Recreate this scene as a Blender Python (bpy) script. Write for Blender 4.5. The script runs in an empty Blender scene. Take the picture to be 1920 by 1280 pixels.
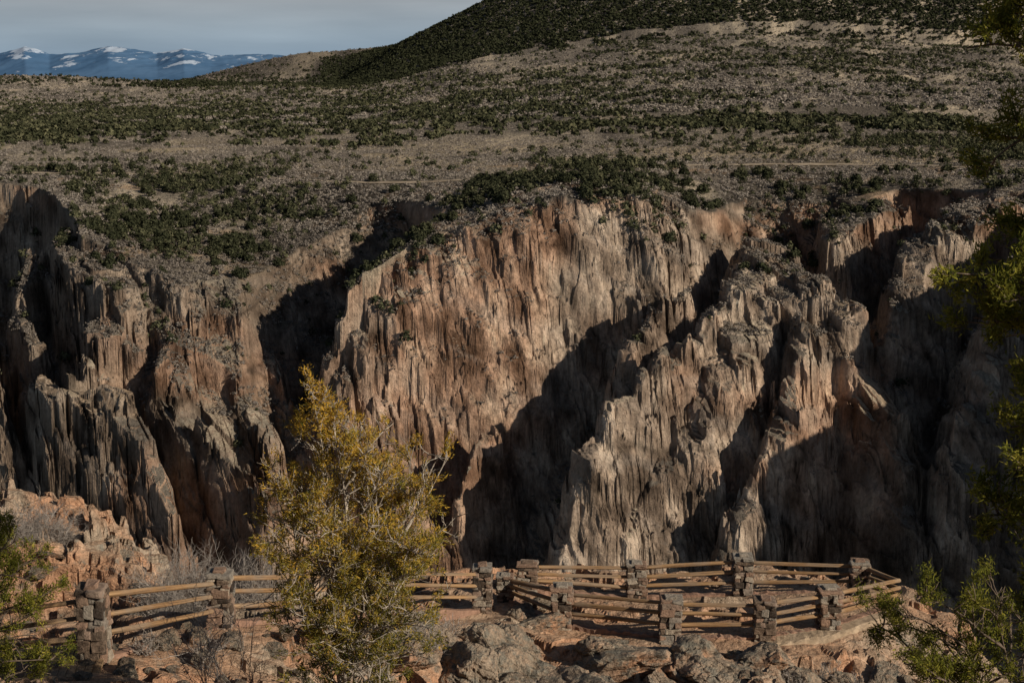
import bpy, math, random
import numpy as np
from mathutils import Vector, Matrix
rng=np.random.default_rng(7); random.seed(7)
scene=bpy.context.scene; COL=scene.collection
FPX=2667.0; PHI=math.radians(10.81); CP,SP=math.cos(PHI),math.sin(PHI)
def P(u,v,y):
    a=(u-960)/FPX; b=(v-640)/FPX; k=y/(CP-b*SP)
    return (a*k, y, -(SP+b*CP)*k)
def proj(x,y,z):
    d=y*CP-z*SP; up=y*SP+z*CP
    return 960+FPX*x/d, 640-FPX*up/d
def tanv(v): return -np.tan(PHI+np.arctan((np.asarray(v,float)-640)/FPX))
# ---------------- noise
def hsh(ix,iy,s=0):
    h=(ix.astype(np.int64)*374761393+iy.astype(np.int64)*668265263+s*144269504)&0xffffffff
    h=((h^(h>>13))*1274126177)&0xffffffff
    h=((h^(h>>15))*1103515245)&0xffffffff
    return (h^(h>>16))/4294967296.0
def vn(x,y,s=0):
    ix=np.floor(x); iy=np.floor(y); fx=x-ix; fy=y-iy
    fx=fx*fx*(3-2*fx); fy=fy*fy*(3-2*fy); ix=ix.astype(np.int64); iy=iy.astype(np.int64)
    a=hsh(ix,iy,s);b=hsh(ix+1,iy,s);c=hsh(ix,iy+1,s);d=hsh(ix+1,iy+1,s)
    return ((a+(b-a)*fx)*(1-fy)+(c+(d-c)*fx)*fy)*2-1
def fbm(x,y,o=4,s=0):
    r=0;a=1;t=0
    for i in range(o):
        r=r+a*vn(x*2**i+17.3*i,y*2**i+5.1*i,s+i);t+=a;a*=.5
    return r/t
def cell(x,y,sx,sy,s=0,jit=.9):
    X=x/sx;Y=y/sy; ix=np.floor(X).astype(np.int64);iy=np.floor(Y).astype(np.int64)
    best=np.full(x.shape,1e9);bx=np.zeros(x.shape);by=np.zeros(x.shape);bh=np.zeros(x.shape)
    for i in(-1,0,1):
        for j in(-1,0,1):
            cx=ix+i+.5+jit*(hsh(ix+i,iy+j,s)-.5); cy=iy+j+.5+jit*(hsh(ix+i,iy+j,s+1)-.5)
            d=(X-cx)**2+(Y-cy)**2; m=d<best
            best=np.where(m,d,best);bx=np.where(m,cx*sx,bx);by=np.where(m,cy*sy,by);bh=np.where(m,hsh(ix+i,iy+j,s+2),bh)
    return bx,by,bh
def sst(a,b,x):
    t=np.clip((x-a)/(b-a),0,1);return t*t*(3-2*t)
# ---------------- mesh helpers
def mk(name,V,F,smooth=False,mat=None,attrs=None,link=True):
    V=np.asarray(V,np.float32);F=np.asarray(F,np.int32);me=bpy.data.meshes.new(name)
    me.vertices.add(len(V));me.vertices.foreach_set("co",V.ravel())
    k=F.shape[1];me.loops.add(F.size);me.polygons.add(len(F))
    me.loops.foreach_set("vertex_index",F.ravel());me.polygons.foreach_set("loop_start",np.arange(0,F.size,k,dtype=np.int32))
    me.update(calc_edges=True);me.polygons.foreach_set("use_smooth",np.full(len(F),smooth))
    if attrs:
        for n,a in attrs.items():
            a=np.asarray(a,np.float32)
            if a.ndim==2:
                at=me.attributes.new(n,'FLOAT_VECTOR','POINT');at.data.foreach_set("vector",a.ravel())
            else:
                at=me.attributes.new(n,'FLOAT','POINT');at.data.foreach_set("value",a.ravel())
    if mat: me.materials.append(mat)
    if not link: return me
    ob=bpy.data.objects.new(name,me);COL.objects.link(ob);return ob
def tag(o,label=None,cat=None,kind=None,group=None):
    if label:o["label"]=label
    if cat:o["category"]=cat
    if kind:o["kind"]=kind
    if group:o["group"]=group
    return o
def gridF(nr,nc):
    i=np.arange(nr-1)[:,None]*nc+np.arange(nc-1)[None,:]
    return np.stack([i,i+1,i+nc+1,i+nc],-1).reshape(-1,4)
# ---------------- material helper
class M:
    def __init__(s,name,rough=.9,spec=.15,simple=False):
        s.m=bpy.data.materials.new(name);s.m.use_nodes=True;s.t=s.m.node_tree;s.b=s.t.nodes["Principled BSDF"];s.simple=simple
        if simple:
            s.t.nodes.remove(s.b);s.b=s.t.nodes.new('ShaderNodeBsdfDiffuse');s.t.links.new(s.b.outputs[0],s.t.nodes['Material Output'].inputs[0])
        else:
            s.b.inputs["Roughness"].default_value=rough;s.b.inputs["Specular IOR Level"].default_value=spec
    def n(s,t,**k):
        n=s.t.nodes.new(t)
        for a,b in k.items():setattr(n,a,b)
        return n
    def l(s,a,b):s.t.links.new(a,b)
    def pos(s,sc=(1,1,1),rot=(0,0,0),obj=False):
        g=s.n('ShaderNodeTexCoord').outputs['Object'] if obj else s.n('ShaderNodeNewGeometry').outputs['Position']
        m=s.n('ShaderNodeMapping');m.inputs['Scale'].default_value=sc;m.inputs['Rotation'].default_value=rot
        s.l(g,m.inputs['Vector']);return m.outputs[0]
    def noise(s,p,sc=1,d=5,r=.6,dist=0):
        n=s.n('ShaderNodeTexNoise');n.inputs['Scale'].default_value=sc;n.inputs['Detail'].default_value=d
        n.inputs['Roughness'].default_value=r;n.inputs['Distortion'].default_value=dist;s.l(p,n.inputs['Vector']);return n.outputs['Fac']
    def vor(s,p,sc=1,feat='F1'):
        n=s.n('ShaderNodeTexVoronoi');n.feature=feat;n.inputs['Scale'].default_value=sc;s.l(p,n.inputs['Vector']);return n.outputs['Distance']
    def ramp(s,f,st):
        n=s.n('ShaderNodeValToRGB');e=n.color_ramp.elements
        while len(e)<len(st):e.new(.5)
        for i,(p,c) in enumerate(st):
            e[i].position=p;e[i].color=(c if len(c)==4 else (*c,1)) if not isinstance(c,(int,float)) else (c,c,c,1)
        s.l(f,n.inputs[0]);return n.outputs[0]
    def mix(s,f,a,b,mode='MIX'):
        n=s.n('ShaderNodeMix',data_type='RGBA',blend_type=mode)
        for v,i in((f,0),(a,6),(b,7)):
            if isinstance(v,(int,float)):n.inputs[i].default_value=v if i==0 else (v,v,v,1)
            elif isinstance(v,tuple):n.inputs[i].default_value=(*v,1)
            else:s.l(v,n.inputs[i])
        return n.outputs[2]
    def math(s,op,a,b=0):
        n=s.n('ShaderNodeMath',operation=op)
        for i,v in enumerate((a,b)):
            if isinstance(v,(int,float)):n.inputs[i].default_value=v
            else:s.l(v,n.inputs[i])
        return n.outputs[0]
    def attr(s,nm,o='Fac'):
        n=s.n('ShaderNodeAttribute');n.attribute_name=nm;return n.outputs[o]
    def nz(s):
        g=s.n('ShaderNodeNewGeometry');x=s.n('ShaderNodeSeparateXYZ');s.l(g.outputs['Normal'],x.inputs[0]);return x.outputs[2]
    def col(s,c):
        s.l(c,s.b.inputs['Color' if s.simple else 'Base Color']);return s
    def bump(s,h,st=1,d=.1,prev=None):
        n=s.n('ShaderNodeBump');n.inputs['Strength'].default_value=st;n.inputs['Distance'].default_value=d;s.l(h,n.inputs['Height'])
        if prev:s.l(prev,n.inputs['Normal'])
        s.l(n.outputs[0],s.b.inputs['Normal']);return n.outputs[0]
# canyon material: rock and soil colour fields are per-vertex, fine grain is procedural
m=M("canyon_rock_and_scrub",simple=True)
pv=m.pos((1,1,.7),(0.0,.2,0))
n3=m.noise(pv,.6,5,.78)
vb=m.vor(m.mix(.1,m.pos((1,1,.5),(.15,-.25,.4)),n3),.3)
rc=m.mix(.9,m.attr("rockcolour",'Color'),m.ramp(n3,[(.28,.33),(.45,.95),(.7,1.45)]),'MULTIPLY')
gx=m.mix(.7,m.attr("soilcolour",'Color'),m.ramp(n3,[(.35,.6),(.5,.95),(.65,1.4)]),'MULTIPLY')
sl=m.math('SUBTRACT',m.nz(),m.math('MULTIPLY',n3,.3))
flat=m.ramp(sl,[(.40,0.),(.55,1.)])
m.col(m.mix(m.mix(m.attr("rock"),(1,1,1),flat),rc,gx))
m.bump(m.math('ADD',m.math('MULTIPLY',n3,2.2),m.math('MULTIPLY',vb,-1.6)),1,1.)
MAT_CAN=m.m
# ---------------- plateau table
U=[-400,0,150,330,460,560,640,700,750,830,910,1050,1200,1300,1400,1550,1700,1920,2300]
T={450:[480]*19,
600:[400,410,480,530,540,540,530,500,470,440,420,394,392,424,455,475,450,400,380],
640:[370,375,440,490,505,505,490,460,430,402,380,348,350,396,435,450,420,375,355],
700:[350,352,385,430,440,440,430,415,395,372,350,326,328,362,395,398,370,345,335],
780:[330,332,342,350,352,352,350,348,345,340,333,321,321,330,337,332,318,318,320],
1000:[288,290,290,295,297,298,298,298,297,294,290,285,282,280,276,274,272,275,280],
1400:[245,248,250,250,250,250,250,247,245,240,236,230,225,222,220,218,218,222,225],
2000:[205,208,208,208,205,200,200,195,190,180,172,160,148,142,138,138,140,145,150],
2800:[178,178,178,176,168,165,168,160,150,130,112,92,76,68,64,70,82,96,102],
3400:[165,165,165,168,162,162,172,165,158,145,135,115,100,94,92,100,108,118,126],
4500:[138,140,144,156,160,162,158,118,85,42,0,-60,-110,-140,-160,-170,-170,-160,-150],
6000:[165,165,165,156,120,97,92,88,86,85,85,85,80,80,80,80,80,80,80],
8000:[210]*19, 12000:[230]*19}
ys=sorted(T); NU,NY=540,520
ug=np.linspace(-400,2300,NU); lg=np.linspace(math.log(450),math.log(12000),NY)
rows=np.array([np.interp(ug,U,tanv(T[y])) for y in ys])
tab=np.array([np.interp(lg,np.log(ys),rows[:,i]) for i in range(NU)]).T
def blur(a,ax,r):
    k=np.exp(-np.linspace(-2,2,2*r+1)**2);k/=k.sum()
    pad=[(0,0),(0,0)];pad[ax]=(r,r);b=np.pad(a,pad,mode='edge')
    return np.apply_along_axis(lambda q:np.convolve(q,k,'valid'),ax,b)
tab=blur(blur(tab,0,7),1,7)
def plateau(x,y):
    u=np.clip(960+2694*x/y,-400,2299.9);l=np.clip(np.log(y),lg[0],lg[-1]-1e-6)
    fu=(u+400)/2700*(NU-1);fl=(l-lg[0])/(lg[-1]-lg[0])*(NY-1)
    i=np.clip(fu.astype(int),0,NU-2);j=np.clip(fl.astype(int),0,NY-2);fu=fu-i;fl=fl-j
    t=(tab[j,i]*(1-fu)+tab[j,i+1]*fu)*(1-fl)+(tab[j+1,i]*(1-fu)+tab[j+1,i+1]*fu)*fl
    z=t*y
    near=sst(640,900,y)
    dt=np.exp(-((u-1080)/300)**2)*sst(700,660,y)
    led=fbm(x/16,y/10,4,17)*4;led=np.floor(led/1.6)*1.6*.8+led*.2
    return z+fbm(x/60,y/60,4,3)*(1.5+3*near*np.clip(y/2500,.3,1.3))+fbm(x/9,y/9,3,9)*.6+dt*led
# ridges (u,v,y,halfwidth) , slope
R=[
([(1440,455,650,10),(1425,505,606,9),(1345,590,576,6),(1240,680,548,4),(1150,770,524,3),(1110,850,514,3),(1070,990,503,3),(1050,1080,498,3)],3.1),
([(1440,480,625,16),(1510,530,598,15),(1580,580,586,11),(1610,670,572,6)],3.4),
([(1400,560,590,16),(1370,660,564,14),(1300,780,543,10),(1240,880,528,6),(1180,1000,510,4)],3.3),
([(1540,590,586,9),(1500,622,564,5),(1482,770,537,4),(1430,870,519,3),(1370,985,505,3),(1340,1080,497,2)],3.5),
([(1615,680,570,6),(1660,780,552,5),(1690,860,540,4),(1720,980,520,3)],2.8),
([(1290,550,594,4),(1240,570,584,4),(1190,630,568,3)],3.6),
([(910,800,560,3),(880,850,548,2),(860,930,540,2)],3.6),
([(1640,372,700,16),(1590,400,668,12),(1570,440,650,6)],3.2),
([(1930,352,690,18),(1820,385,650,14),(1740,440,622,10),(1700,520,605,7),(1680,620,590,5)],3.3),
([(2050,360,620,20),(1930,480,590,12),(1880,620,560,8),(1830,760,540,6),(1800,900,520,4)],3.3),
([(2330,340,640,30),(2230,350,580,24),(2160,400,535,14)],3.0),  # unseen ridge right of frame, added to shadow the right-hand walls
([(2720,450,430,30),(2600,460,480,18)],3.0),  # unseen low ridge, added to shade the foot of the right buttress
([(160,430,655,14),(185,490,618,9),(230,520,604,6),(190,620,584,4),(160,710,568,3)],3.5),
([(300,520,622,7),(380,528,624,6),(450,533,628,4)],3.5),
([(85,705,556,6),(130,722,542,9),(205,738,535,7),(270,830,520,4),(330,960,505,3)],3.5),
([(330,560,606,6),(330,640,582,4),(300,720,566,3),(360,790,546,3),(430,860,524,3),(490,940,508,3)],3.4),
([(240,560,600,4),(250,640,585,3)],3.5),
([(-200,540,600,8),(-60,680,565,5),(10,800,545,4)],3.0),
([(60,470,650,5),(40,560,628,4),(70,640,604,3)],3.4),
([(410,600,606,2),(430,680,590,2),(440,760,572,2)],3.4),
([(500,640,615,3),(530,720,596,2),(550,800,580,2)],2.8),
([(470,760,570,4),(490,800,560,4),(520,900,540,4)],2.6),
([(640,720,566,6),(640,780,556,5),(700,850,546,5),(760,900,540,4)],3.2),
]
SEG=[]
for pl,s in R:
    q=[(*P(u,v,y),w) for u,v,y,w in pl]
    for a,b2 in zip(q[:-1],q[1:]):SEG.append((a,b2,s))
DOME=[(905,358,700),(835,392,648),(750,438,625),(675,494,609),(612,562,595),(576,640,583),(560,722,571),(620,748,562),(700,650,567),(780,578,576),(870,522,583),(950,456,593),(1040,398,602),(1150,386,606),(1230,434,603),(1285,455,611),(1325,425,642),(1310,390,670),(1280,360,720)]
DOME=[P(*q) for q in DOME]
yrU=[-600,0,70,110,150,330,440,500,560,640,700,760,830,1000,1300,1360,1400,1500,1560,1600,1700,1780,1920,2600]
yrY=[735,738,732,696,632,612,624,658,682,700,714,704,664,645,645,670,706,712,706,692,715,700,670,620]
def rdg(x,y,s): return 1-2*np.abs(vn(x,y,s))
def massif(ax,ay,rib,jit):
    best=np.full(ax.shape,-300.)
    for a,b2,s in SEG:
        dx,dy=b2[0]-a[0],b2[1]-a[1];L=dx*dx+dy*dy
        t=np.clip(((ax-a[0])*dx+(ay-a[1])*dy)/L,0,1)
        d=np.hypot(ax-a[0]-t*dx,ay-a[1]-t*dy)
        w=a[3]+(b2[3]-a[3])*t
        e=np.maximum(0,d-w+rib)
        best=np.maximum(best,a[2]+(b2[2]-a[2])*t-s*e-.25*np.minimum(d,w))
    bd=np.full(ax.shape,1e9);bz=np.zeros(ax.shape);ins=np.zeros(ax.shape,bool)
    n=len(DOME)
    for i in range(n):
        a=DOME[i];b2=DOME[(i+1)%n];dx,dy=b2[0]-a[0],b2[1]-a[1]
        t=np.clip(((ax-a[0])*dx+(ay-a[1])*dy)/(dx*dx+dy*dy),0,1)
        d=np.hypot(ax-a[0]-t*dx,ay-a[1]-t*dy);m_=d<bd
        bd=np.where(m_,d,bd);bz=np.where(m_,a[2]+(b2[2]-a[2])*t,bz)
        c=((a[1]>ay)!=(b2[1]>ay))&(ax<(b2[0]-a[0])*(ay-a[1])/(dy if dy else 1e-9)+a[0]);ins^=c
    sd=np.where(ins,-bd,bd)+rib*.9
    q=np.clip((sd+26)/34,0,1);prof=.3*sd+3.35*34*(q*q*q-q**4/2)+3.35*np.maximum(0,sd-8)
    best=np.maximum(best,bz+8-prof)
    u=960+2694*ax/ay
    yr=np.interp(u,yrU,yrY)
    veg=np.maximum(sst(400,470,u)*sst(800,740,u),sst(1320,1380,u)*sst(1620,1570,u))
    sl=1.25+1.6*sst(160,90,u)-.25*veg+.8*sst(1640,1720,u)
    back=-80+sl*(ay-yr)+fbm(ax/14,ay/14,4,8)*8
    back=np.where(ay>yr,-80+(2.4-1.7*veg)*(ay-yr)+3*fbm(ax/9,ay/9,3,12),back)+rib*(1.-.2*veg)
    return np.maximum(best+jit,back),veg*sst(-4,4,back-best)
def far_parts(x,y):
    wx=x+4*fbm(x/28,y/28,3,21);wy=y+5*fbm(x/35,y/35,3,22)
    z0,_=massif(wx,wy,0*x,0*x)
    z0=z0+8*fbm(x/22,z0/22,3,25)
    ca,sa=math.cos(.3),math.sin(.3)
    rx=wx*ca+wy*sa+.10*z0+3*fbm(x/30,z0/40,2,26);ry=-wx*sa+wy*ca
    fx=wx+.45*wy+.18*z0
    _,_,hA=cell(fx,z0+.25*wx,12,32,51);_,_,hB=cell(fx,z0-.3*wx,4.4,11,31);_,_,hC=cell(fx,z0+.5*wx,1.9,3.8,71)
    _,_,h0=cell(rx,ry,15,30,57);_,_,hV=cell(rx,ry,4.4,13,58);_,_,hW=cell(rx,ry,1.9,5,59)
    u0=960+2694*x/y
    dm=np.exp(-((u0-900)/130)**2)
    amp=(.65+.75*sst(-.2,.35,fbm(x/38,z0/50+y/60,3,77)))*(1-.55*dm)
    ck=np.maximum(sst(.08,0,np.abs(vn(rx/8,ry/44,65))),.7*sst(.12,0,np.abs(vn(rx/3.4,ry/22,66))))
    ck=ck*sst(-.4,.05,fbm(x/14,z0/25,2,67))
    rib=3.6*fbm(rx/26,ry/34,2,61)+amp*(1.3*rdg(rx/12,ry/32,62)+.25*rdg(rx/4.5,ry/16,63)+(h0-.5)*2.6+(hA-.5)*2.8+(hB-.5)*2.4+(hC-.5)*1.2+(hV-.5)*1.6+(hW-.5)*.7)+ck*(.6+1.0*amp)+.15*fbm(fx/4,z0/4,3,68)
    c,vg=massif(wx,wy,rib,((h0-.5)*3+(hV-.5)*2.8+(hW-.5)*2.0)*(1-.5*dm))
    L=21;off=.5*x+7*fbm(x/20,y/20,3,111)+h0*L;k=.4*(1-.6*vg)
    t=(c+off)/L;f=t-np.floor(t);r=f*(1-k)+k*sst(.35,.7,f);c=(np.floor(t)+r)*L-off
    return c,vg,ck*amp
def far_h(x,y,full=False):
    p=plateau(x,y);c=np.full(x.shape,1e3);vg=np.zeros(x.shape);ck=np.zeros(x.shape);mk_=y<900
    c[mk_],vg[mk_],ck[mk_]=far_parts(x[mk_],y[mk_])
    k=2.0;h=np.clip(.5+.5*(c-p)/k,0,1);z=c*(1-h)+p*h-k*h*(1-h)
    z=np.maximum(z,-262)
    if full:return z,(1-sst(-3,3,c-p)),vg,ck
    return z
ac=np.concatenate([np.linspace(-.72,-.40,60,endpoint=False),np.linspace(-.40,.40,1350,endpoint=False),np.linspace(.40,1.0,110)])
yrws=np.concatenate([np.linspace(330,480,70,endpoint=False),np.linspace(480,720,840,endpoint=False),np.linspace(720,900,150,endpoint=False),np.exp(np.linspace(math.log(900),math.log(12000),300))])
Y,A=np.meshgrid(yrws,ac,indexing='ij');X=A*Y
Z,RK,VG,CK=far_h(X,Y,True)
def rampc(t,st):
    return np.stack([np.interp(t,[s[0] for s in st],[s[1][k] for s in st]) for k in range(3)],-1)
UU=960+2694*X/Y
tone=fbm((X+.25*Z)/7,Z/12+Y/60,4,401);pat=fbm(X/60,Z/45+Y/90,3,410);stra=fbm(X/26,(Z+.45*X)/5,3,420);fin=fbm((X-.2*Z)/2.2,Z/3.5,3,430)
rk=rampc(tone,[(-.45,(.12,.087,.063)),(-.1,(.265,.197,.143)),(.15,(.37,.28,.205)),(.45,(.50,.395,.295))])
pk=rampc(tone,[(-.4,(.18,.10,.06)),(0,(.40,.24,.155)),(.45,(.54,.36,.24))])
w_=sst(-.05,.3,pat+.4*np.exp(-((UU-870)/160)**2)+.3*np.exp(-((UU-200)/90)**2)+.2*np.exp(-((UU-1650)/90)**2)-.10)[...,None]*.8
rk=rk*(1-w_)+pk*w_
w_=(sst(.1,.4,stra)*.25)[...,None];rk=rk*(1-w_)+np.array((.25,.225,.195))*w_
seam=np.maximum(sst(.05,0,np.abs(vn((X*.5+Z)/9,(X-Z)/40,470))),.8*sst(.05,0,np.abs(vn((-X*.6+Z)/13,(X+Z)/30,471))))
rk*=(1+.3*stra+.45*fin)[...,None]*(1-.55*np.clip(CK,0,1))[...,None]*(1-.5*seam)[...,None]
rk*=(1-.3*sst(560,420,UU)-.15*sst(1600,1680,UU))[...,None]*(1-.25*VG)[...,None]  # shade on left and far-right cliffs painted into the rock colour
g1=fbm(X/(14+Y*.012),Y/(22+Y*.02),5,440);g2=fbm(X/90,Y/110,3,450)
so=rampc(g1,[(-.35,(.14,.12,.097)),(0,(.225,.192,.15)),(.2,(.325,.275,.205)),(.4,(.46,.38,.275))])
Vv=640-FPX*(Y*SP+Z*CP)/(Y*CP-Z*SP)
w_=(np.exp(-((Vv-292)/26)**2)*sst(-.2,.25,g2+.1)*.7)[...,None];so=so*(1-w_)+np.array((.50,.395,.255))*w_
w_=(sst(.25,.5,fbm(X/30,Y/30,3,460))*.7*(Y<900))[...,None];so=so*(1-w_)+np.array((.38,.27,.175))*w_
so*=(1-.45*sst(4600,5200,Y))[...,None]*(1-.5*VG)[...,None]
w_=(np.exp(-((UU-1080)/280)**2)*sst(700,655,Y)*sst(-.2,.15,fbm(X/12,Y/8,4,17)))[...,None]*.9;so=so*(1-w_)+rk*w_
rockm=RK
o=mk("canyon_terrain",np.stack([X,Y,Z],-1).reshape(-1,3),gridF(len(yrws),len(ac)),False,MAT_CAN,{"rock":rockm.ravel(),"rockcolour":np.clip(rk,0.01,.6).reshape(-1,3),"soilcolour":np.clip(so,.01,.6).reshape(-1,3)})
tag(o,"jagged brown canyon wall below a sagebrush plateau and hills","terrain","structure")
# ---------------- road on plateau
ru=np.array([-200,50,250,400,560,700,830,950,1100,1280,1450,1650,1920,2200]);rv=np.array([323,325,327,329,338,345,341,333,318,312,308,310,317,320])
uu=np.linspace(-200,2200,700);vv=np.interp(uu,ru,rv);vv=np.convolve(np.pad(vv,20,mode='edge'),np.ones(41)/41,'valid')
yy=np.full(uu.shape,800.)
yc=np.linspace(760,1000,301)
for i in range(len(uu)):
    xx=(uu[i]-960)/2694*yc; _,v_=proj(xx,yc,plateau(xx,yc)); k=np.argmin(np.abs(v_-vv[i]));yy[i]=yc[k]
yy=np.convolve(np.pad(yy,12,mode='edge'),np.ones(25)/25,'valid')
xx=(uu-960)/2694*yy
RV=[]
for k,off in enumerate((-4,-1.3,1.3,4)):
    RV.append(np.stack([xx,yy+off,far_h(xx,yy+off)+.4],-1))
RV=np.stack(RV,1).reshape(-1,3)
m=M("dusty_road",simple=True);m.col(m.ramp(m.noise(m.pos(),.08,6),[(.3,(.24,.19,.135)),(.7,(.42,.34,.245))]))
tag(mk("road",RV,gridF(len(uu),4),True,m.m),"pale dusty road crossing the plateau","road","structure")
ROADX,ROADY=xx,yy
# ---------------- vegetation
def leafmat(name,c0,c1,c2,tr=0):
    m=M(name,simple=True);t=m.attr("tint")
    c=m.ramp(t,[(0,c0),(.5,c1),(1,c2)]);m.col(c)
    if tr:
        t2=m.n('ShaderNodeBsdfTranslucent');mx=m.n('ShaderNodeMixShader');mx.inputs[0].default_value=tr
        m.l(c,t2.inputs[0]);m.l(m.b.outputs[0],mx.inputs[1]);m.l(t2.outputs[0],mx.inputs[2]);m.l(mx.outputs[0],m.t.nodes['Material Output'].inputs[0])
    return m.m
JUN=leafmat("juniper_foliage",(.021,.024,.013),(.052,.055,.030),(.125,.12,.066))
SCR=leafmat("bare_scrub",(.14,.12,.10),(.225,.195,.163),(.33,.29,.242))
def clumps(pos,rad,hgt,K,size,upn=0):
    N=len(pos);d=rng.normal(size=(N,K,3));d/=np.linalg.norm(d,axis=2,keepdims=True)
    d[...,2]=np.abs(d[...,2])*1.3-.35
    lob=1+.35*np.sin(d[...,0]*3+rng.uniform(0,6,(N,1)))*np.cos(d[...,1]*4+rng.uniform(0,6,(N,1)))
    r=rng.uniform(.45,1.05,(N,K,1))*lob[...,None]
    c=d*r*np.stack([rad,rad,hgt*.62],-1)[:,None,:]+pos[:,None,:];c[...,2]+=(hgt*.38)[:,None]
    nrm=d+rng.normal(size=d.shape)*.45;nrm[...,2]+=upn;nrm/=np.linalg.norm(nrm,axis=2,keepdims=True)
    t=np.cross(nrm,rng.normal(size=d.shape));t/=np.linalg.norm(t,axis=2,keepdims=True);b=np.cross(nrm,t)
    s=(rad*size)[:,None,None]*rng.uniform(.6,1.3,(N,K,1))
    V=np.stack([c+t*s,c-t*s*.5+b*s*.87,c-t*s*.5-b*s*.87],2).reshape(-1,3)
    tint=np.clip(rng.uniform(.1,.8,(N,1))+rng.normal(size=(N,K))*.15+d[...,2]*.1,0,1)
    return V,np.arange(len(V)).reshape(-1,3),np.repeat(tint.ravel(),3)
def samp(n,y0,y1,a=.43):
    t=rng.random(n);y=1/(1/y0+(1/y1-1/y0)*t) ;x=rng.uniform(-a,a,n)*y;return x,y
BL=[(420,430,330,85,1.0),(1130,340,230,38,1.2),(1110,385,230,36,1.1),(1480,368,250,60,1.5),(880,420,130,50,1.1),(1590,255,210,32,1.3),(1860,278,120,28,1.2),(1290,235,150,18,.8),
(820,188,270,26,1.4),(1030,150,260,18,.9),(720,225,260,20,.9),(200,222,300,24,1.5),(60,245,160,22,1.),(460,185,130,26,1.),(1600,90,330,24,1.2),(1350,120,250,18,1.),(1750,150,160,25,.7),
(450,328,80,12,1.),(200,330,120,14,.6),(740,350,50,16,1.),(1250,80,200,14,1.),(1700,340,200,25,.8),(260,360,300,16,.5),(1150,190,300,18,.6),(380,590,90,40,.7),(1460,450,80,50,.8),(640,170,120,20,.6),(570,540,150,110,2.2)]
def dens(u,v,x,y):
    d=np.full(u.shape,.06)
    for a,b2,c,e,s in BL:d+=s*np.exp(-((u-a)/c)**2-((v-b2)/e)**2)
    cl=fbm(x/55,y/75,4,90)*1.0+fbm(x/(18+y*.01),y/25,2,91)*.45
    d=d*np.clip(.5+2.4*cl,0.06,2)
    hill=(y>3600)&(y<5600)&(u>600)
    return np.where(hill,np.clip(.95+.5*cl,.4,1),d)
def slope_ok(x,y,z,mx):
    e=1.5;sx=far_h(x+e,y)-z;sy=far_h(x,y+e)-z;return np.hypot(sx,sy)/e<mx
def offroad(x,y):
    k=np.interp(x/np.maximum(y,1),ROADX/ROADY,ROADY);return (y-k>5)|(y-k<-9)
def place(n,y0,y1,thr_mul,mx=.9,dn=dens):
    x,y=samp(n,y0,y1);z=far_h(x,y);u,v=proj(x,y,z);k=(rng.random(n)<dn(u,v,x,y)*thr_mul);x,y,z=x[k],y[k],z[k]
    k=slope_ok(x,y,z,mx)&offroad(x,y)
    return x[k],y[k],z[k]
x,y,z=place(29000,560,1150,.8,2.6)
rad=rng.uniform(1.5,3.1,len(x))*rng.choice([.45,.8,1.1],len(x));hg=rad*rng.uniform(1.3,1.9,len(x))
uu_,vv_=proj(x,y,z);vis=(uu_>15)&(uu_<1800)&(y>600)&(vv_<540)
e=3.;vis&=(far_h(x,y-e)>z-4)
score=np.where(vis,rad/y,0);idx=np.argsort(-score);big=idx[:300];rest=idx[300:]
V,F,t=clumps(np.stack([x,y,z],-1)[rest],rad[rest],hg[rest],54,.29)
tag(mk("juniper_woodland",V,F,False,JUN,{"tint":t}),"dark green juniper trees scattered over plateau and slopes","woodland","stuff")
var=[]
for i in range(6):
    V,F,t=clumps(np.zeros((1,3)),np.array([1.]),np.array([rng.uniform(1.35,1.8)]),380,.19)
    var.append(mk("juniper_tree",V,F,False,JUN,{"tint":t},link=False))
for n,i in enumerate(big):
    ob=bpy.data.objects.new("juniper_tree",var[n%6]);COL.objects.link(ob)
    ob.location=(x[i],y[i],z[i]-.2);ob.scale=(rad[i],rad[i],rad[i]*random.uniform(.9,1.15));ob.rotation_euler=(0,0,random.uniform(0,6.28))
    tag(ob,"dark green juniper tree on the canyon rim slope","tree",group="junipers along the canyon rim")
x,y,z=place(50000,1150,3400,.9,1.)
rad=rng.uniform(2.2,4.6,len(x));V,F,t=clumps(np.stack([x,y,z],-1),rad,rad*1.4,20,.48)
tag(mk("distant_juniper_woodland",V,F,False,JUN,{"tint":t}),"belts of dark juniper across the sagebrush slopes","woodland","stuff")
x,y,z=place(62000,3500,5800,1.25,2.)
rad=rng.uniform(4,6.5,len(x));V,F,t=clumps(np.stack([x,y,z],-1),rad,rad*1.5,12,.6)
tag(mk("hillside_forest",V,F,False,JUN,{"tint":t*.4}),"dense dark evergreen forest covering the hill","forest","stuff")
def sd(u,v,x,y):return np.clip(.8+1.5*fbm(x/45,y/60,3,120),.12,1)*(v<440)+.7*(v>=440)
x,y,z=place(95000,570,1500,.95,2.3,sd)
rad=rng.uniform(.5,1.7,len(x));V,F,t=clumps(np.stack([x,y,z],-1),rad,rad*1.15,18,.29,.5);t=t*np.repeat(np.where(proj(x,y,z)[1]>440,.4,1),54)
x,y,z=place(95000,1500,6300,.95,1,sd)
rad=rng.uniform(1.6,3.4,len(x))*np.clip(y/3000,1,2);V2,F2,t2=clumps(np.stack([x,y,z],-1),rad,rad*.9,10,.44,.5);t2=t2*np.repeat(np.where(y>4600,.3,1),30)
V=np.concatenate([V,V2]);t=np.concatenate([t,t2])
tag(mk("oak_scrub",V,np.arange(len(V)).reshape(-1,3),False,SCR,{"tint":t}),"grey leafless scrub covering the plateau","scrub","stuff")
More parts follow.
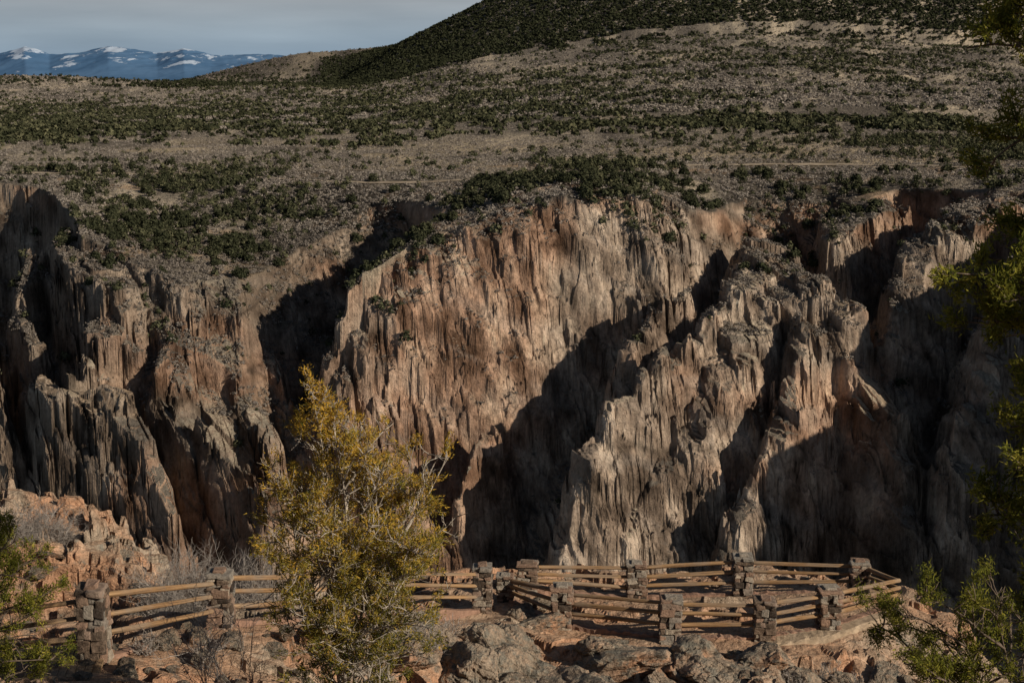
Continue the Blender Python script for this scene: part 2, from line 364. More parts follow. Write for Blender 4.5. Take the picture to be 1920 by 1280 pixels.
# ---------------- distant mountains
xa=np.linspace(-.50,.02,560);yb=np.linspace(19000,27000,140)
Yb,Ab=np.meshgrid(yb,xa,indexing='ij');Xb=Ab*Yb;ub=960+2694*Ab
cr=np.interp(ub,[-400,-100,0,55,100,150,210,260,300,350,400,470,540,620,800,1000],[112,107,105,90,105,98,89,98,104,92,101,104,109,128,145,150])
tt=sst(0,1,(Yb-19000)/6000)
zb=tanv(165-(165-cr)*tt)*Yb
zb+=(1-np.abs(fbm(Xb/1500,Yb/1800,5,200)))*150*tt*(.3+.7*tt)-110*tt-np.where(Yb>25000,(Yb-25000)*.3,0)+fbm(Xb/420,Yb/900,4,210)*42*tt
m=M("hazy_blue_mountain",simple=True)
s_=m.n('ShaderNodeSeparateXYZ');m.l(m.pos(),s_.inputs[0])
h=m.math('MULTIPLY',m.math('ADD',m.math('MULTIPLY',s_.outputs[2],1/1100),m.math('MULTIPLY',m.noise(m.pos((1,.35,2)),.0018,7,.72),2.2)),.5)
snow=m.ramp(h,[(.69,0.),(.73,1.)])
c=m.mix(m.ramp(m.noise(m.pos(),.0008,5),[(.35,0.),(.65,1.)]),(.06,.13,.235),(.09,.17,.285))  # distance haze painted in as a bluish base colour
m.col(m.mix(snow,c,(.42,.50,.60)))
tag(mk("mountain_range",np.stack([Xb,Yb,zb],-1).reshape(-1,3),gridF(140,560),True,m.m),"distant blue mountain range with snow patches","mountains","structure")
# ---------------- near ground
PB={'L':(-60,1262,24.6),'A':(180,1238,25.0),'B':(415,1172,28),'C':(640,1152,30.5),'D':(905,1140,34),'S1':(948,1120,34.7),'S2':(990,1107,35.4),'E':(1053,1172,33.3),'F':(1193,1120,36),
'G':(1256,1194,32.2),'H':(1392,1113,36.2),'I':(1433,1194,32.3),'J':(1552,1175,33),'K':(1610,1110,36),'N':(1685,1132,34.9)}
PB={k:P(*v) for k,v in PB.items()}
ctl=[(0,3,-3.0),(-12,3,-2.8),(12,3,-3.4),(0,12,-6.8),(-8,12,-6.6),(8,12,-7.2),(0,20,-10.),(-8,20,-9.6),(8,20,-10.6),(16,15,-9.5),(16,25,-15),
(-3,26,-12.0),(0,28.5,-13.6),(5,28,-13.6),(9,29,-14.2),(12,31,-15.5),(-14,25,-10.7),(-14,31,-13.2),(-13,35,-15.),(-13,38,-15.4),(-16,42,-15.6),(-11,42,-16.4),(-7,40,-16),(-6,36,-14.8),(-22,30,-12.5),(-22,42,-15),
(0,37.5,-13.9),(6,38,-14),(1,34,-13.5),(4,34.3,-13.5),(7,34.5,-13.5)]+list(PB.values())
ctl=np.array(ctl)
def tps(r):return np.where(r>0,r*r*np.log(np.maximum(r,1e-9)),0)
n=len(ctl);K=tps(np.hypot(ctl[:,None,0]-ctl[None,:,0],ctl[:,None,1]-ctl[None,:,1]))+np.eye(n)*.15
Pm=np.c_[np.ones(n),ctl[:,:2]];AA=np.block([[K,Pm],[Pm.T,np.zeros((3,3))]]);wts=np.linalg.solve(AA,np.r_[ctl[:,2],0,0,0])
FP=np.array([PB[k][:2] for k in PB])
SPN=[('L','A'),('A','B'),('B','C'),('C','D'),('S2','F'),('F','H'),('H','K'),('K','N'),('S1','E'),('E','G'),('G','I'),('I','J'),('J','N')]
def near_h(x,y):
    z=wts[n]+wts[n+1]*x+wts[n+2]*y
    for i in range(n):z=z+wts[i]*tps(np.hypot(x-ctl[i,0],y-ctl[i,1]))
    far=sst(22,40,np.abs(x));z=z*(1-far)+(-2.8-.33*np.minimum(y,45))*far
    dm=np.full(x.shape,1e9)
    for a,b2 in SPN:
        a=PB[a];b2=PB[b2];dx,dy=b2[0]-a[0],b2[1]-a[1];t=np.clip(((x-a[0])*dx+(y-a[1])*dy)/(dx*dx+dy*dy),0,1)
        dm=np.minimum(dm,np.hypot(x-a[0]-t*dx,y-a[1]-t*dy))
    k=sst(.35,1.6,dm)
    wx_=x+.8*fbm(x/1.5,y/1.5,4,301);wy_=y+.8*fbm(x/1.5,y/1.5,4,302)
    _,_,hh=cell(wx_,wy_,1.6,1.0,300);_,_,h2=cell(wx_,wy_,.5,.35,310)
    rel=(hh-.5)*.5+fbm(x/3,y/3,4,305)*.6
    st=.24;q=rel/st+.4*h2;fl=np.floor(q);rel=(fl+sst(.6,1,q-fl))*st
    z=z+k*rel+fbm(x/.5,y/.5,4,306)*.05+(.2+.8*k)*(h2-.5)*.11-.04*(1-k)
    oc=sst(0,1,(y-37.5)/3.)*sst(-9.8,-11.4,x)*sst(47,45,y)
    rise=oc*(1.85+.7*fbm(x/2,y/2,5,307)-.03*(x+14.5))
    st=.3;q0=rise/st+.7*hh+.6*h2+.5*fbm(x,y,3,309);q=np.floor(q0);f=q0-q
    z=z+np.where(oc>0.01,(q+.15*f+.85*sst(.7,1,f))*st,0)
    ye=np.interp(x,[-40,-14,-9,-4,2,8,10.5,12,16,40],[46,46,42,40,39.3,39,37.2,34,29,27])+1.0*fbm(x/2.5,y/6,3,308)
    d=np.maximum(0,y-ye);z=z-2.4*d+np.where(d>0,(hh-.5)*1.5*np.minimum(d,2),0)
    return np.maximum(z,-240)
xs=np.concatenate([np.linspace(-90,-20,90,endpoint=False),np.linspace(-20,16,600,endpoint=False),np.linspace(16,90,90)])
yn=np.concatenate([np.linspace(-8,20,110,endpoint=False),np.linspace(20,46,520,endpoint=False),np.linspace(46,140,110)])
Yn,Xn=np.meshgrid(yn,xs,indexing='ij');Zn=near_h(Xn,Yn)
def rockcol(m,obj=False,warm=0.,dk=1.):
    p=m.pos(obj=obj);a=m.noise(p,1.4,6,.65);b=m.noise(p,9,5,.7);w=m.noise(p,.35 if not obj else .6,3)
    D=lambda c:tuple(q*dk for q in c)
    c=m.ramp(a,[(.3,D((.15,.115,.085))),(.45,D((.30,.235,.17))),(.6,D((.42,.325,.235))),(.75,D((.53,.435,.33)))])
    c=m.mix(m.ramp(w,[(.47-warm,0.),(.62-warm,.8)]),c,m.ramp(a,[(.3,D((.24,.12,.065))),(.6,D((.47,.25,.14))),(.8,D((.57,.39,.255)))]))
    c=m.mix(m.ramp(m.noise(p,3.2,5,.75),[(.48+warm,0.),(.57+warm,.8)]),c,D((.18,.172,.14)))
    c=m.mix(.8,c,m.ramp(b,[(.3,.4),(.5,1.),(.7,1.35)]),'MULTIPLY')
    v=m.vor(m.mix(.25,m.pos((1,1,2.4),obj=obj),m.noise(p,2,4)),.9,'DISTANCE_TO_EDGE')
    cr=m.ramp(v,[(0,.4),(.025,1.)])
    c=m.mix(.5,c,cr,'MULTIPLY')
    h=m.math('ADD',m.math('MULTIPLY',b,.09),m.math('MULTIPLY',a,.35));h=m.math('ADD',h,m.math('MULTIPLY',cr,.04))
    m.bump(h,1,1.);return c
m=M("rim_rock_and_soil",simple=True);rc=rockcol(m,warm=.07,dk=1.08)
soil=m.ramp(m.noise(m.pos(),2.5,6,.8),[(.3,(.20,.12,.075)),(.5,(.40,.255,.16)),(.7,(.56,.41,.28))])
m.col(m.mix(m.ramp(m.nz(),[(.8,0.),(.97,.7)]),rc,soil));MAT_NEAR=m.m
tag(mk("overlook_ground",np.stack([Xn,Yn,Zn],-1).reshape(-1,3),gridF(len(yn),len(xs)),False,MAT_NEAR),"rocky orange-brown ground of the overlook rim","ground","structure")
nh=lambda x,y:float(near_h(np.array([float(x)]),np.array([float(y)]))[0])
# ---------------- boulders
m=M("lichen_boulder",simple=True);m.col(rockcol(m,True,-.01,.95));MAT_B=m.m
import bmesh
from mathutils import noise as mn
def boulder_mesh(seed,flat=.7,sub=5):
    r=random.Random(seed);bm=bmesh.new();bmesh.ops.create_icosphere(bm,subdivisions=sub,radius=1)
    pl=[]
    for i in range(14):
        d=Vector((r.gauss(0,1),r.gauss(0,1),r.gauss(0,.9))).normalized();pl.append((d,r.uniform(.55,.86)))
    off=Vector((seed*3.7,seed*1.3,0))
    for v in bm.verts:
        c=v.co.copy()
        for d,k in pl:
            e=c.dot(d)-k
            if e>0:c-=d*e*.95
        nn=v.co.normalized();f=mn.fractal(c*1.3+off,1,2,6);cr=mn.voronoi(c*1.6+off)[0]
        c+=nn*(f*.14-max(0,.08-(cr[1]-cr[0]))*1.2+mn.fractal(c*7+off,1,2,3)*.028)
        v.co=Vector((c.x,c.y,c.z*flat))
    me=bpy.data.meshes.new("boulder");bm.to_mesh(me);bm.free();me.polygons.foreach_set("use_smooth",[False]*len(me.polygons));me.materials.append(MAT_B);return me
BM=[boulder_mesh(i,f) for i,f in enumerate((.8,.65,.9,.5,.75,.6,.7,.85))]
def boulder(u,v,y,s,k=None,lab="grey-brown lichen-covered boulder beside the overlook fence",stretch=(1,1,1),sink=0.):
    px,py,pz=P(u,v,y);k=random.randrange(8) if k is None else k
    ob=bpy.data.objects.new("boulder",BM[k]);COL.objects.link(ob)
    ob.location=(px,py,nh(px,py)+s*(.2-sink));ob.scale=(s*stretch[0],s*stretch[1],s*stretch[2]);ob.rotation_euler=(random.uniform(-.3,.3),random.uniform(-.3,.3),random.uniform(0,6.28))
    tag(ob,lab,"boulder",group="boulders on the overlook rim")
for u,v,y,s in [(960,1180,31.6,1.0),(1010,1150,33,.7),(905,1180,31,.9),(950,1210,30.5,1.2),(1075,1250,29.5,1.25),(880,1250,29.5,1.1),(975,1270,29,.7),(1180,1215,30.8,1.1),(1290,1225,30.6,.95),
(1130,1190,31.3,.75),(1350,1250,30,.9),(830,1190,30.5,.9),(770,1170,30,.8),(1240,1262,29.6,.75),(1430,1240,30.4,.75),(1010,1130,34.4,.4),(975,1145,33.8,.5),(1500,1262,29.9,.65),(1580,1250,30.3,.65),(1660,1230,31,.6),(1160,1270,29.2,.7),(760,1245,29,.8),(1010,1210,30.7,.7),(1380,1212,31,.45),(700,1230,29,.7)]:
    boulder(u,v,y,s,stretch=(random.uniform(1.,1.5),random.uniform(.8,1.1),random.uniform(.7,1)),sink=.15)
for i in range(120):
    u=random.uniform(60,1700);v=random.uniform(1195,1285);y=29.5+random.uniform(-.6,1.8) if u>700 else random.uniform(23.5,28)
    boulder(u,v,y,random.uniform(.08,.3),lab="small weathered rock lying on the rim")
for i in range(20):
    u=random.uniform(0,280);v=random.uniform(960,1090);y=random.uniform(36.5,43)
    boulder(u,v,y,random.uniform(.2,.5),k=random.choice([3,1,5]),lab="tan flat limestone block on the layered outcrop",stretch=(1.6,1.1,.45),sink=.15)
# ---------------- stone pillars and rails
m=M("pillar_stone",simple=True);t=m.attr("tint");p=m.pos(obj=True)
c=m.ramp(t,[(0,(.055,.044,.036)),(.3,(.17,.125,.09)),(.55,(.31,.20,.14)),(.8,(.26,.23,.19)),(1,(.41,.335,.25))])
nn=m.noise(p,11,6,.75);m.col(m.mix(.9,c,m.ramp(nn,[(.3,.4),(.5,1.),(.7,1.4)]),'MULTIPLY'));m.bump(nn,1,.07);MAT_P=m.m
m=M("weathered_log",.8);p=m.pos((1,1,.1),obj=True);nn=m.noise(p,30,5,.75)
lc=m.mix(m.ramp(m.noise(m.pos(),1.1,4),[(.42,0.),(.62,.6)]),m.ramp(m.noise(p,9,5,.7),[(.3,(.13,.072,.034)),(.5,(.30,.18,.088)),(.7,(.46,.315,.165))]),(.23,.185,.14))
m.col(m.mix(.85,lc,m.ramp(nn,[(.35,.35),(.5,1.),(.7,1.25)]),'MULTIPLY'));m.bump(nn,1,.025);MAT_L=m.m
m=M("red_concrete_kerb",simple=True);kn=m.noise(m.pos(),4,7,.75);m.col(m.ramp(kn,[(.3,(.14,.085,.06)),(.7,(.38,.235,.165))]));m.bump(kn,.8,.06);MAT_K=m.m
m=M("tan_wall_stone",simple=True);t=m.attr("tint");c=m.ramp(t,[(0,(.27,.20,.13)),(.5,(.35,.265,.18)),(1,(.41,.32,.225))]);nn=m.noise(m.pos(),5,7,.75)
m.col(m.mix(.9,c,m.ramp(nn,[(.3,.45),(.6,1.2)]),'MULTIPLY'));m.bump(nn,.9,.07);MAT_W=m.m
def stones(boxes,mat,name,seed,bev=.018,jit=.02):
    r=random.Random(seed);bm=bmesh.new();lay=bm.verts.layers.float.new("tint")
    for (cx,cy,cz,sx,sy,sz,tn) in boxes:
        b2=bmesh.new();bmesh.ops.create_cube(b2,size=1)
        for v in b2.verts:
            v.co=Vector((v.co.x*sx+cx+r.uniform(-jit,jit),v.co.y*sy+cy+r.uniform(-jit,jit),v.co.z*sz+cz+r.uniform(-jit,jit)))
        if bev:bmesh.ops.bevel(b2,geom=list(b2.edges),offset=min(bev,sz*.25),segments=2,affect='EDGES',profile=.6)
        mp={}
        for v in b2.verts:
            nv=bm.verts.new(v.co);nv[lay]=tn;mp[v]=nv
        for f in b2.faces:bm.faces.new([mp[v] for v in f.verts])
        b2.free()
    me=bpy.data.meshes.new(name);bm.to_mesh(me);bm.free();me.materials.append(mat);return me
def pillar_mesh(seed,h=1.1,w=.5):
    r=random.Random(seed);B=[(0,0,h/2-.15,w*.78,w*.78,h+.2,.0)]
    for side in range(4):
        z=-.35-r.uniform(0,.1)
        while z<h-.1:
            ch=min(r.uniform(.07,.22),h-.04-z);s0=-w/2
            while s0<w/2-.03:
                l=min(r.uniform(.1,.36),w/2-s0)
                if w/2-s0-l<.08:l=w/2-s0
                c=s0+l/2;dp=.16;o=w/2-dp/2+r.uniform(-.03,.04);hh=ch*r.uniform(.82,.98)
                if side%2==0:B.append((c,(1 if side else -1)*o,z+ch/2+r.uniform(-.02,.02),l*.95,dp,hh,r.random()))
                else:B.append(((1 if side==1 else -1)*o,c,z+ch/2+r.uniform(-.02,.02),dp,l*.95,hh,r.random()))
                s0+=l
            z+=ch
    B.append((-.09,.02,h-.01,w*.62,w*1.1,.09,r.uniform(.4,.9)));B.append((w*.3,-.02,h-.02,w*.55,w*1.0,.10,r.uniform(.3,.9)));B.append((0,.0,h+.05,w*.5,w*.6,.07,r.uniform(.3,.9)))
    return stones(B,MAT_P,"stone_pillar",seed,.02,.028)
PM=[pillar_mesh(i) for i in range(7)]
def tube(pts,rad,ns=8,cap=True):
    pts=[Vector(p) for p in pts];V=[];F=[];n=len(pts)
    for i,p in enumerate(pts):
        d=(pts[min(i+1,n-1)]-pts[max(i-1,0)]).normalized();a=d.cross(Vector((0,0,1)) if abs(d.z)<.9 else Vector((1,0,0))).normalized();b=d.cross(a)
        for k in range(ns):
            t=6.2832*k/ns;V.append(p+(a*math.cos(t)+b*math.sin(t))*rad[i])
    for i in range(n-1):
        for k in range(ns):F.append((i*ns+k,i*ns+(k+1)%ns,(i+1)*ns+(k+1)%ns,(i+1)*ns+k))
    return V,F
def log_mesh(seed):
    r=random.Random(seed);n=12;V=[];F=[];pr=[1+r.uniform(-.15,.1) for k in range(12)]
    for i in range(n):
        t=i/(n-1);R_=.058*(1+r.uniform(-.04,.04))*(1-.12*t);ox,oy=.012*math.sin(t*3.1+seed),.012*math.cos(t*2.5+seed)
        for k in range(12):
            a=6.2832*k/12;V.append((ox+R_*pr[k]*math.cos(a),oy+R_*pr[k]*math.sin(a),t))
    for i in range(n-1):
        for k in range(12):F.append((i*12+k,i*12+(k+1)%12,(i+1)*12+(k+1)%12,(i+1)*12+k))
    e=len(V);me=bpy.data.meshes.new("log_rail")
    F=F+[tuple(range(11,-1,-1)),tuple(range(e-12,e))];me.from_pydata(V,[],F);me.materials.append(MAT_L)
    for p_ in me.polygons:p_.use_smooth=len(p_.vertices)==4
    return me
LM=[log_mesh(i) for i in range(5)]
def fence(name,label,spans,pil):
    root=bpy.data.objects.new(name,None);COL.objects.link(root);tag(root,label,"fence")
    first=PB[pil[0][0]];root.location=first
    o0=Vector(first);par=lambda ob:(setattr(ob,'parent',root))
    info={}
    for i,(k,h,w) in enumerate(pil):
        b=Vector(PB[k]);info[k]=(b,h,w)
        if w<.1:continue
        ob=bpy.data.objects.new("stone_pillar",PM[random.randrange(7)]);COL.objects.link(ob);par(ob)
        ob.location=b-o0;ob.scale=(w/.5,w/.5,h/1.1);ob.rotation_euler=(0,0,random.choice([0,1.571,3.14])+random.uniform(-.1,.1))
    for a,b2 in spans:
        A_,ha,wa=info[a];B_,hb,wb=info[b2];d=(B_-A_);dh=Vector((d.x,d.y,0)).normalized();L=d.length
        for fr in (.86,.60,.34):
            p0=A_+dh*(wa*.36)+Vector((0,0,ha*fr+random.uniform(-.018,.018)));p1=B_-dh*(wb*.36)+Vector((0,0,hb*fr+random.uniform(-.018,.018)))
            ob=bpy.data.objects.new("log_rail",LM[random.randrange(5)]);COL.objects.link(ob);par(ob);ob.location=p0-o0
            dd=p1-p0;ob.rotation_euler=dd.to_track_quat('Z','Y').to_euler();s=random.uniform(.85,1.15);ob.scale=(s,s,dd.length)
        N_=24;V=[];sd_=dh.cross(Vector((0,0,1)))
        for i in range(N_+1):
            q=A_+dh*(wa*.42)+(d-dh*(wa+wb)*.42)*(i/N_);g=A_.z+(B_.z-A_.z)*i/N_;jj=random.uniform(-.03,.03)
            for sx,zz in((-.10,-.4),(-.09,.04),(.09,.04),(.10,-.4)):
                t_=q+sd_*(sx+random.uniform(-.02,.02));V.append((t_.x-o0.x,t_.y-o0.y,g+zz+jj-o0.z))
        F=[]
        for i in range(N_):
            for k in range(3):F.append((i*4+k,i*4+k+1,i*4+k+5,i*4+k+4))
        me=bpy.data.meshes.new("kerb");me.from_pydata(V,[],F);me.materials.append(MAT_K);ob=bpy.data.objects.new("kerb",me);COL.objects.link(ob);par(ob)
fence("log_rail_fence","log rail fence with stone pillars along a rocky path",[('L','A'),('A','B'),('B','C'),('C','D')],[('L',1.3,.5),('A',1.42,.5),('B',1.15,.48),('C',1.1,.46),('D',1.1,.46)])
fence("overlook_platform_fence","log rail fence with stone pillars enclosing the overlook platform",[('S2','F'),('F','H'),('H','K'),('K','N'),('S1','E'),('E','G'),('G','I'),('I','J'),('J','N')],
[('S1',.6,.42),('S2',.75,.5),('E',1.0,.48),('F',.95,.5),('G',.98,.5),('H',1.05,.5),('I',.95,.5),('J',.98,.5),('K',.85,.48),('N',.75,.05)])
def rwall(ks,h,seed):
    V=[];F=[];r=random.Random(seed);pts=[]
    for a,b2 in zip(ks[:-1],ks[1:]):
        A_=Vector(PB[a]);B_=Vector(PB[b2])
        for i in range(14):pts.append(A_.lerp(B_,i/14))
    pts.append(Vector(PB[ks[-1]]));o=pts[0].copy();N_=len(pts)
    for i,p_ in enumerate(pts):
        for yy_,zz in((.10,-h-.3),(-.62,-h-.3),(-.60,-h*.5),(-.56,-.02),(-.50,.02),(.10,.02)):
            V.append((p_.x-o.x,p_.y-o.y+yy_+r.uniform(-.025,.025),p_.z-o.z+zz+r.uniform(-.015,.015)))
    for i in range(N_-1):
        for k in range(5):F.append((i*6+k,i*6+k+1,i*6+k+7,i*6+k+6))
    me=bpy.data.meshes.new("retaining_wall");me.from_pydata(V,[],F);at=me.attributes.new("tint",'FLOAT','POINT');at.data.foreach_set("value",[.3+.4*(i%7)/7 for i in range(len(V))])
    me.materials.append(MAT_W);ob=bpy.data.objects.new("retaining_wall",me);COL.objects.link(ob);ob.location=o
    tag(ob,"long low tan stone edge under the platform fence","wall")
rwall(['I','J','N'],.4,2)
B=[];r=random.Random(3)
for i in range(9):B.append((i*.15,0,0,.14,1.5,.05,r.random()))
me=stones(B,MAT_L,"boardwalk",5,.006,.004);ob=bpy.data.objects.new("boardwalk",me);COL.objects.link(ob)
q=P(60,1215,24.6);ob.location=(q[0],q[1],nh(q[0],q[1])+.15);ob.rotation_euler=(0,0,.15);tag(ob,"short weathered plank boardwalk beside the stone pillar","boardwalk")
# ---------------- foreground trees
def bark(name,c0,c1):
    m=M(name,simple=True);p=m.pos((1,1,.3),obj=True);m.col(m.ramp(m.noise(p,18,5,.7),[(.3,c0),(.7,c1)]));return m.m
BK=bark("grey_bark",(.19,.155,.12),(.50,.44,.365))
BKD=bark("dark_bark",(.06,.045,.03),(.2,.155,.12))
GOLD=leafmat("golden_olive_foliage",(.06,.075,.02),(.27,.215,.04),(.54,.32,.05),.3)
GREEN=leafmat("green_juniper_foliage",(.045,.055,.012),(.17,.175,.03),(.38,.33,.055),.38)
def tree(name,label,base,H,env,nb,seed,leafm,barkm,nl=26,ls=.05,stems=((0,0,1),),r0=.09,droop=.25,t0=.12,sec=9,bare=.15,up=.6,spread=.1,keep=None,zt=0,lw=.2):
    r=random.Random(seed);g=np.random.default_rng(seed);TV=[];TF=[];LP=[];LD=[]
    def add(pts,rad,ns=6):
        V,F=tube(pts,rad,ns);o=len(TV);TV.extend(V);TF.extend([tuple(i+o for i in f) for f in F])
    N=16;ST=[]
    for (lx,ly,hf) in stems:
        ph=r.uniform(0,6);tp=[]
        for i in range(N):
            t=i/(N-1);tp.append(Vector((lx*t**.8+.018*H*math.sin(t*7+ph)*t,ly*t**.8+.018*H*math.cos(t*6+ph)*t,H*hf*t)))
        add(tp,[max(r0*(hf**1.5)*(1-t/(N-1))**.8,.007) for t in range(N)],8);ST.append((tp,hf))
    def path(p,d,L,n,dr,wig):
        pts=[p.copy()];d=d.normalized()
        for i in range(n):
            d=(d+Vector((r.gauss(0,wig),r.gauss(0,wig),r.gauss(0,wig)+dr/n))).normalized();p=p+d*(L/n);pts.append(p.copy())
        return pts
    def twig(p,d,L,br_):
        pts=path(p,d,L,3,.25,.2);add(pts,[.006,.005,.004,.003],3)
        if br_ or r.random()<bare*.4:return
        for q in pts[1:]:
            LP.append(q);LD.append((pts[-1]-pts[0]).normalized())
    for i in range(nb):
        tp,hf=ST[i%len(ST)]
        t=t0+(1-t0)*(i+r.random())/nb;k=t*(N-1);a=int(min(k,N-2));p=tp[a].lerp(tp[a+1],k-a)
        az=i*2.4+r.uniform(-.5,.5);dv=Vector((math.cos(az),math.sin(az),0));L=env(t*hf,dv)*r.uniform(.65,1.12)
        if L<.05:continue
        if keep and not keep(p,dv):continue
        el=up*(.5+t)+r.uniform(-.2,.2);isb=r.random()<bare*.5
        pts=path(p,dv+Vector((0,0,el)),L,7,-droop,.12)
        rr=max(.011,r0*.28*(L/1.8)*(1-.5*t));add(pts,[rr*(1-.85*j/7)+.004 for j in range(8)],5)
        for s in range(int(sec*max(.5,L/1.2))):
            f=r.uniform(.18,1);kk=f*7;b=int(min(kk,6));q=pts[b].lerp(pts[b+1],kk-b);d=(pts[b+1]-pts[b]).normalized()
            sd_=Vector((r.gauss(0,1),r.gauss(0,1),r.gauss(0.35,.7))).normalized();l2=r.uniform(.15,.5)*min(1,L)*(1.15-f*.5)
            p2=path(q,d*.6+sd_,l2,4,.1,.15);add(p2,[.010,.009,.007,.005,.003],4);b3=isb or r.random()<bare
            for w in range(4):
                j=r.randrange(1,5);twig(p2[j],(p2[j]-p2[j-1]).normalized()+Vector((r.gauss(0,.6),r.gauss(0,.6),r.gauss(.25,.5))),r.uniform(.07,.2),b3)
    for tp,hf in ST:
        for w in range(6):twig(tp[-1-r.randrange(3)],Vector((r.gauss(0,.4),r.gauss(0,.4),1)),.22,False)
    root=bpy.data.objects.new(name,None);COL.objects.link(root);root.location=base;tag(root,label,"tree")
    me=bpy.data.meshes.new("trunk");me.from_pydata([tuple(v) for v in TV],[],TF);me.materials.append(barkm)
    for q in me.polygons:q.use_smooth=True
    tr=bpy.data.objects.new("trunk",me);COL.objects.link(tr);tr.parent=root
    LPa=np.array(LP);LDa=np.array(LD);n=len(LPa)
    c=LPa[:,None,:]+g.normal(size=(n,nl,3))*spread*.35+LDa[:,None,:]*g.uniform(-.5,.5,(n,nl,1))*spread*.5
    d=LDa[:,None,:]*.9+g.normal(size=(n,nl,3))*.65;d/=np.linalg.norm(d,axis=2,keepdims=True)
    s=np.cross(d,g.normal(size=d.shape));s/=np.linalg.norm(s,axis=2,keepdims=True);l=ls*g.uniform(.6,1.3,(n,nl,1))
    V=np.stack([c-s*l*lw,c+s*l*lw,c+d*l],2).reshape(-1,3)
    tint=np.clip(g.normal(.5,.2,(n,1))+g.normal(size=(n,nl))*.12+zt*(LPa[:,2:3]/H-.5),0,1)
    cr=mk("crown",V,np.arange(len(V)).reshape(-1,3),False,leafm,{"tint":np.repeat(tint.ravel(),3)});cr.parent=root
    return root
def at(u,y,v=1200):
    x=P(u,v,y)[0];return (x,y,nh(x,y)-.1)
b=at(650,20)
Hm=P(590,712,20)[2]-b[2]
def env_main(t,d):
    w=np.interp(t,[0,.15,.3,.5,.65,.78,.9,1],[.55,.95,1.35,1.35,1.05,.7,.34,.1])
    return w*(1.0+.12*d.x)
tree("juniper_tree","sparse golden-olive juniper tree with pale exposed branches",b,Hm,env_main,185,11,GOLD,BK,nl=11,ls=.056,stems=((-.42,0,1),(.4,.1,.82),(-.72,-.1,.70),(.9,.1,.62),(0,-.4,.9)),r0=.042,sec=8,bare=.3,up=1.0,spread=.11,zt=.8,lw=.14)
b=at(-25,18);tree("juniper_tree","green juniper tree growing beside the fence",b,P(0,880,18)[2]-b[2],lambda t,d:np.interp(t,[0,.5,1],[1.05,.9,.2]),60,23,GREEN,BKD,nl=22,ls=.05,r0=.08,sec=9,bare=.2,lw=.15)
b=at(2140,10,700);Ht=2.4-b[2]
def env_r(t,d):
    z=b[2]+t*Ht
    return np.interp(z,[-7,-4,-3.2,-2.6,-2.1,-1.5,-.9,-.6,-.2,.8,2.4],[.3,.6,1.15,.75,1.15,1.15,.6,.5,1.2,1.4,1.1])
tree("pine_tree","dark green evergreen tree with reaching branches",b,Ht,env_r,165,31,GREEN,BKD,nl=26,ls=.05,r0=.12,sec=9,bare=.04,spread=.09,up=.1,droop=.35,t0=.25,lw=.15)
b=at(1995,13,1280);tree("juniper_tree","small juniper with sparse spreading sprays of foliage",b,P(1760,1125,13)[2]-b[2],lambda t,d:np.interp(t,[0,.4,.8,1],[.5,.95,.75,.3])*(1.1-.3*d.x),52,47,GREEN,BKD,nl=24,ls=.045,stems=((-1.35,0,.72),(-.7,.1,.95),(-1.0,.2,.85),(0,0,1)),r0=.03,sec=7,bare=.28,spread=.10,lw=.14)
# bare shrubs
m=M("grey_twigs",simple=True);m.col(m.ramp(m.noise(m.pos(),9,4),[(.3,(.16,.138,.118)),(.7,(.35,.31,.27))]));MAT_T=m.m
def shrub(u,v,y,R_,H_,n,seed,lab="grey leafless shrub growing among the rocks",th=.006):
    r=random.Random(seed);TV=[];TF=[];x,_,_=P(u,v,y);z=nh(x,y)
    def add(pts,rad):
        V,F=tube(pts,rad,3);o=len(TV);TV.extend(V);TF.extend([tuple(i+o for i in f) for f in F])
    def br(p,d,L,lv,rd):
        pts=[p];
        for i in range(4):
            d=(d+Vector((r.gauss(0,.2),r.gauss(0,.2),r.gauss(.03,.15)))).normalized();pts.append(pts[-1]+d*L/4)
        add(pts,[rd*(1-.15*i) for i in range(5)])
        if lv>0:
            for k in range(5):
                j=r.randrange(1,5);br(pts[j],d+Vector((r.gauss(0,.6),r.gauss(0,.6),r.gauss(.1,.5))),L*.5,lv-1,rd*.65)
    for i in range(n):
        a=r.uniform(0,6.28);d=Vector((math.cos(a)*R_*r.random(),math.sin(a)*R_*r.random(),H_)).normalized();br(Vector((r.gauss(0,.08),r.gauss(0,.08),-.05)),d,math.hypot(R_*.5,H_)*r.uniform(.5,.8),2,th*1.6)
    me=bpy.data.meshes.new("bare_shrub");me.from_pydata([tuple(q) for q in TV],[],TF);me.materials.append(MAT_T)
    ob=bpy.data.objects.new("bare_shrub",me);COL.objects.link(ob);ob.location=(x,y,z);tag(ob,lab,"shrub",group="bare shrubs on the rim")
for i,a in enumerate([(60,960,41,1.5,1.4,40),(10,990,40,1.2,1.3,34),(110,960,42,1.0,1.1,24),(330,1060,38,1.3,2.1,50),(400,1040,38.5,1.2,2.1,44),(290,1080,36,.8,1.3,28),(1545,1220,30.3,.7,.6,16),(1480,1262,29.7,.6,.5,14),(440,1090,34,.8,1.3,20),(230,1060,37,.6,.8,16),(140,1100,33,.6,.6,10),(270,1215,25.6,.5,.4,12),(1600,1260,30,.6,.5,12),(380,1250,25.5,.5,.6,10),(800,1240,29.5,.7,.7,14),(1000,1240,29.5,.5,.5,10),(480,1050,38,1.,1.9,28),(840,1180,31,.6,.6,14)]):
    shrub(*a,seed=i+60,th=.008)
for i,(u,y,h) in enumerate([(395,22,1.9),(425,22.5,1.7),(470,21,1.6)]):shrub(u,1280,y,.25,h*1.3,4,90+i,"thin grey bare sapling in front of the fence")
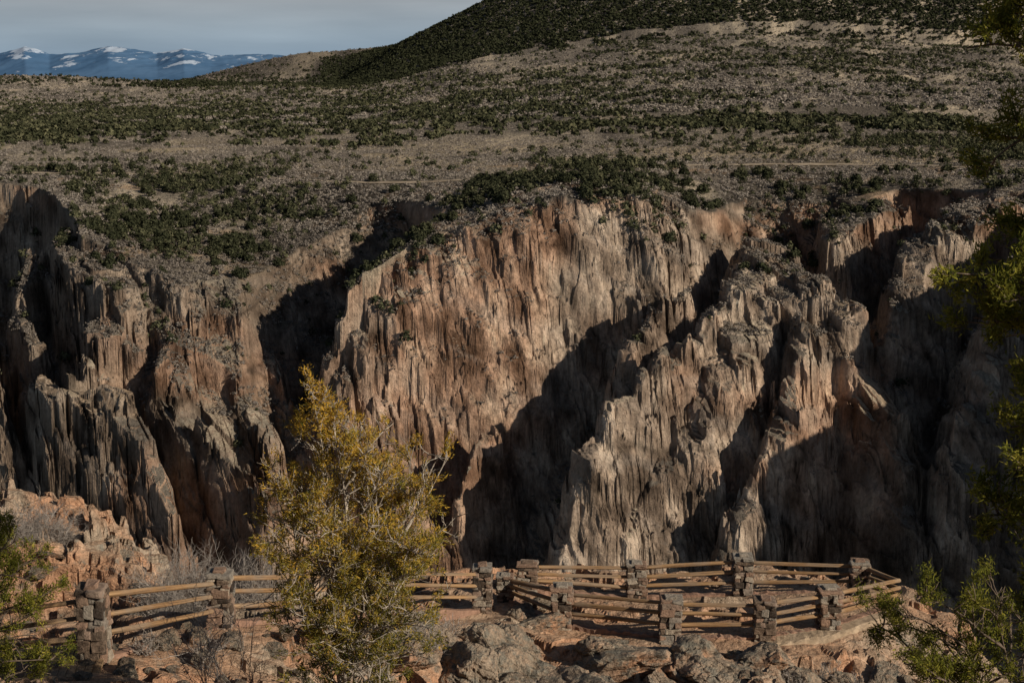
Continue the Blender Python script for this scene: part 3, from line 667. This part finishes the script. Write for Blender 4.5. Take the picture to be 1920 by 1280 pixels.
# ---------------- light, sky, camera
S=Vector((.79,-.48,.435)).normalized();el=math.asin(S.z);az=math.atan2(S.x,S.y)
L=bpy.data.lights.new("sun","SUN");L.energy=5.0;L.angle=math.radians(.5);L.color=(1,.89,.75)
lo=bpy.data.objects.new("sun",L);COL.objects.link(lo);lo.rotation_euler=S.to_track_quat('Z','Y').to_euler()
w=bpy.data.worlds.new("World");scene.world=w;w.use_nodes=True;nt=w.node_tree;bg=nt.nodes['Background']
sk=nt.nodes.new('ShaderNodeTexSky');sk.sky_type='NISHITA';sk.sun_disc=False;sk.sun_elevation=el;sk.sun_rotation=az;sk.altitude=2000
def N(t):return nt.nodes.new(t)
lk=nt.links.new
tc=N('ShaderNodeTexCoord');mp=N('ShaderNodeMapping');mp.inputs['Scale'].default_value=(2,2,16)
lk(tc.outputs['Generated'],mp.inputs[0]);no=N('ShaderNodeTexNoise');no.inputs['Scale'].default_value=2;no.inputs['Detail'].default_value=5;lk(mp.outputs[0],no.inputs['Vector'])
sp=N('ShaderNodeSeparateXYZ');lk(tc.outputs['Generated'],sp.inputs[0])
def ramp(src,st):
    r_=N('ShaderNodeValToRGB');e=r_.color_ramp.elements
    while len(e)<len(st):e.new(.5)
    for i,(p,c) in enumerate(st):e[i].position=p;e[i].color=(*c,1)
    lk(src,r_.inputs[0]);return r_.outputs[0]
def mixc(f,a,b,mode='MIX'):
    x_=N('ShaderNodeMix');x_.data_type='RGBA';x_.blend_type=mode
    for v,i in((f,0),(a,6),(b,7)):
        if isinstance(v,(int,float)):x_.inputs[i].default_value=v
        else:lk(v,x_.inputs[i])
    return x_.outputs[2]
# low cloud bank near the horizon, clear dark-blue sky above
bank=ramp(sp.outputs[2],[(0,(.44,.64,.86)),(.025,(.57,.72,.86)),(.055,(.66,.70,.74)),(.25,(.28,.31,.35))])
wisp=ramp(no.outputs['Fac'],[(.3,(.8,.82,.85)),(.7,(1.25,1.22,1.2))])
bank=mixc(1.0,bank,wisp,'MULTIPLY')
sc_=N('ShaderNodeVectorMath');sc_.operation='SCALE';sc_.inputs[3].default_value=9.0;lk(bank,sc_.inputs[0])
cov=ramp(sp.outputs[2],[(0,(.95,.95,.95)),(.10,(.9,.9,.9)),(.4,(.15,.15,.15))])
lk(mixc(cov,sk.outputs[0],sc_.outputs[0]),bg.inputs[0]);bg.inputs[1].default_value=.052
cam=bpy.data.cameras.new("camera");cam.lens=50;cam.sensor_width=36;cam.clip_end=80000;cam.clip_start=.1
co=bpy.data.objects.new("camera",cam);COL.objects.link(co);co.rotation_euler=(math.pi/2-PHI,0,0);scene.camera=co
scene.view_settings.view_transform='Standard';scene.view_settings.look='None';scene.view_settings.exposure=0
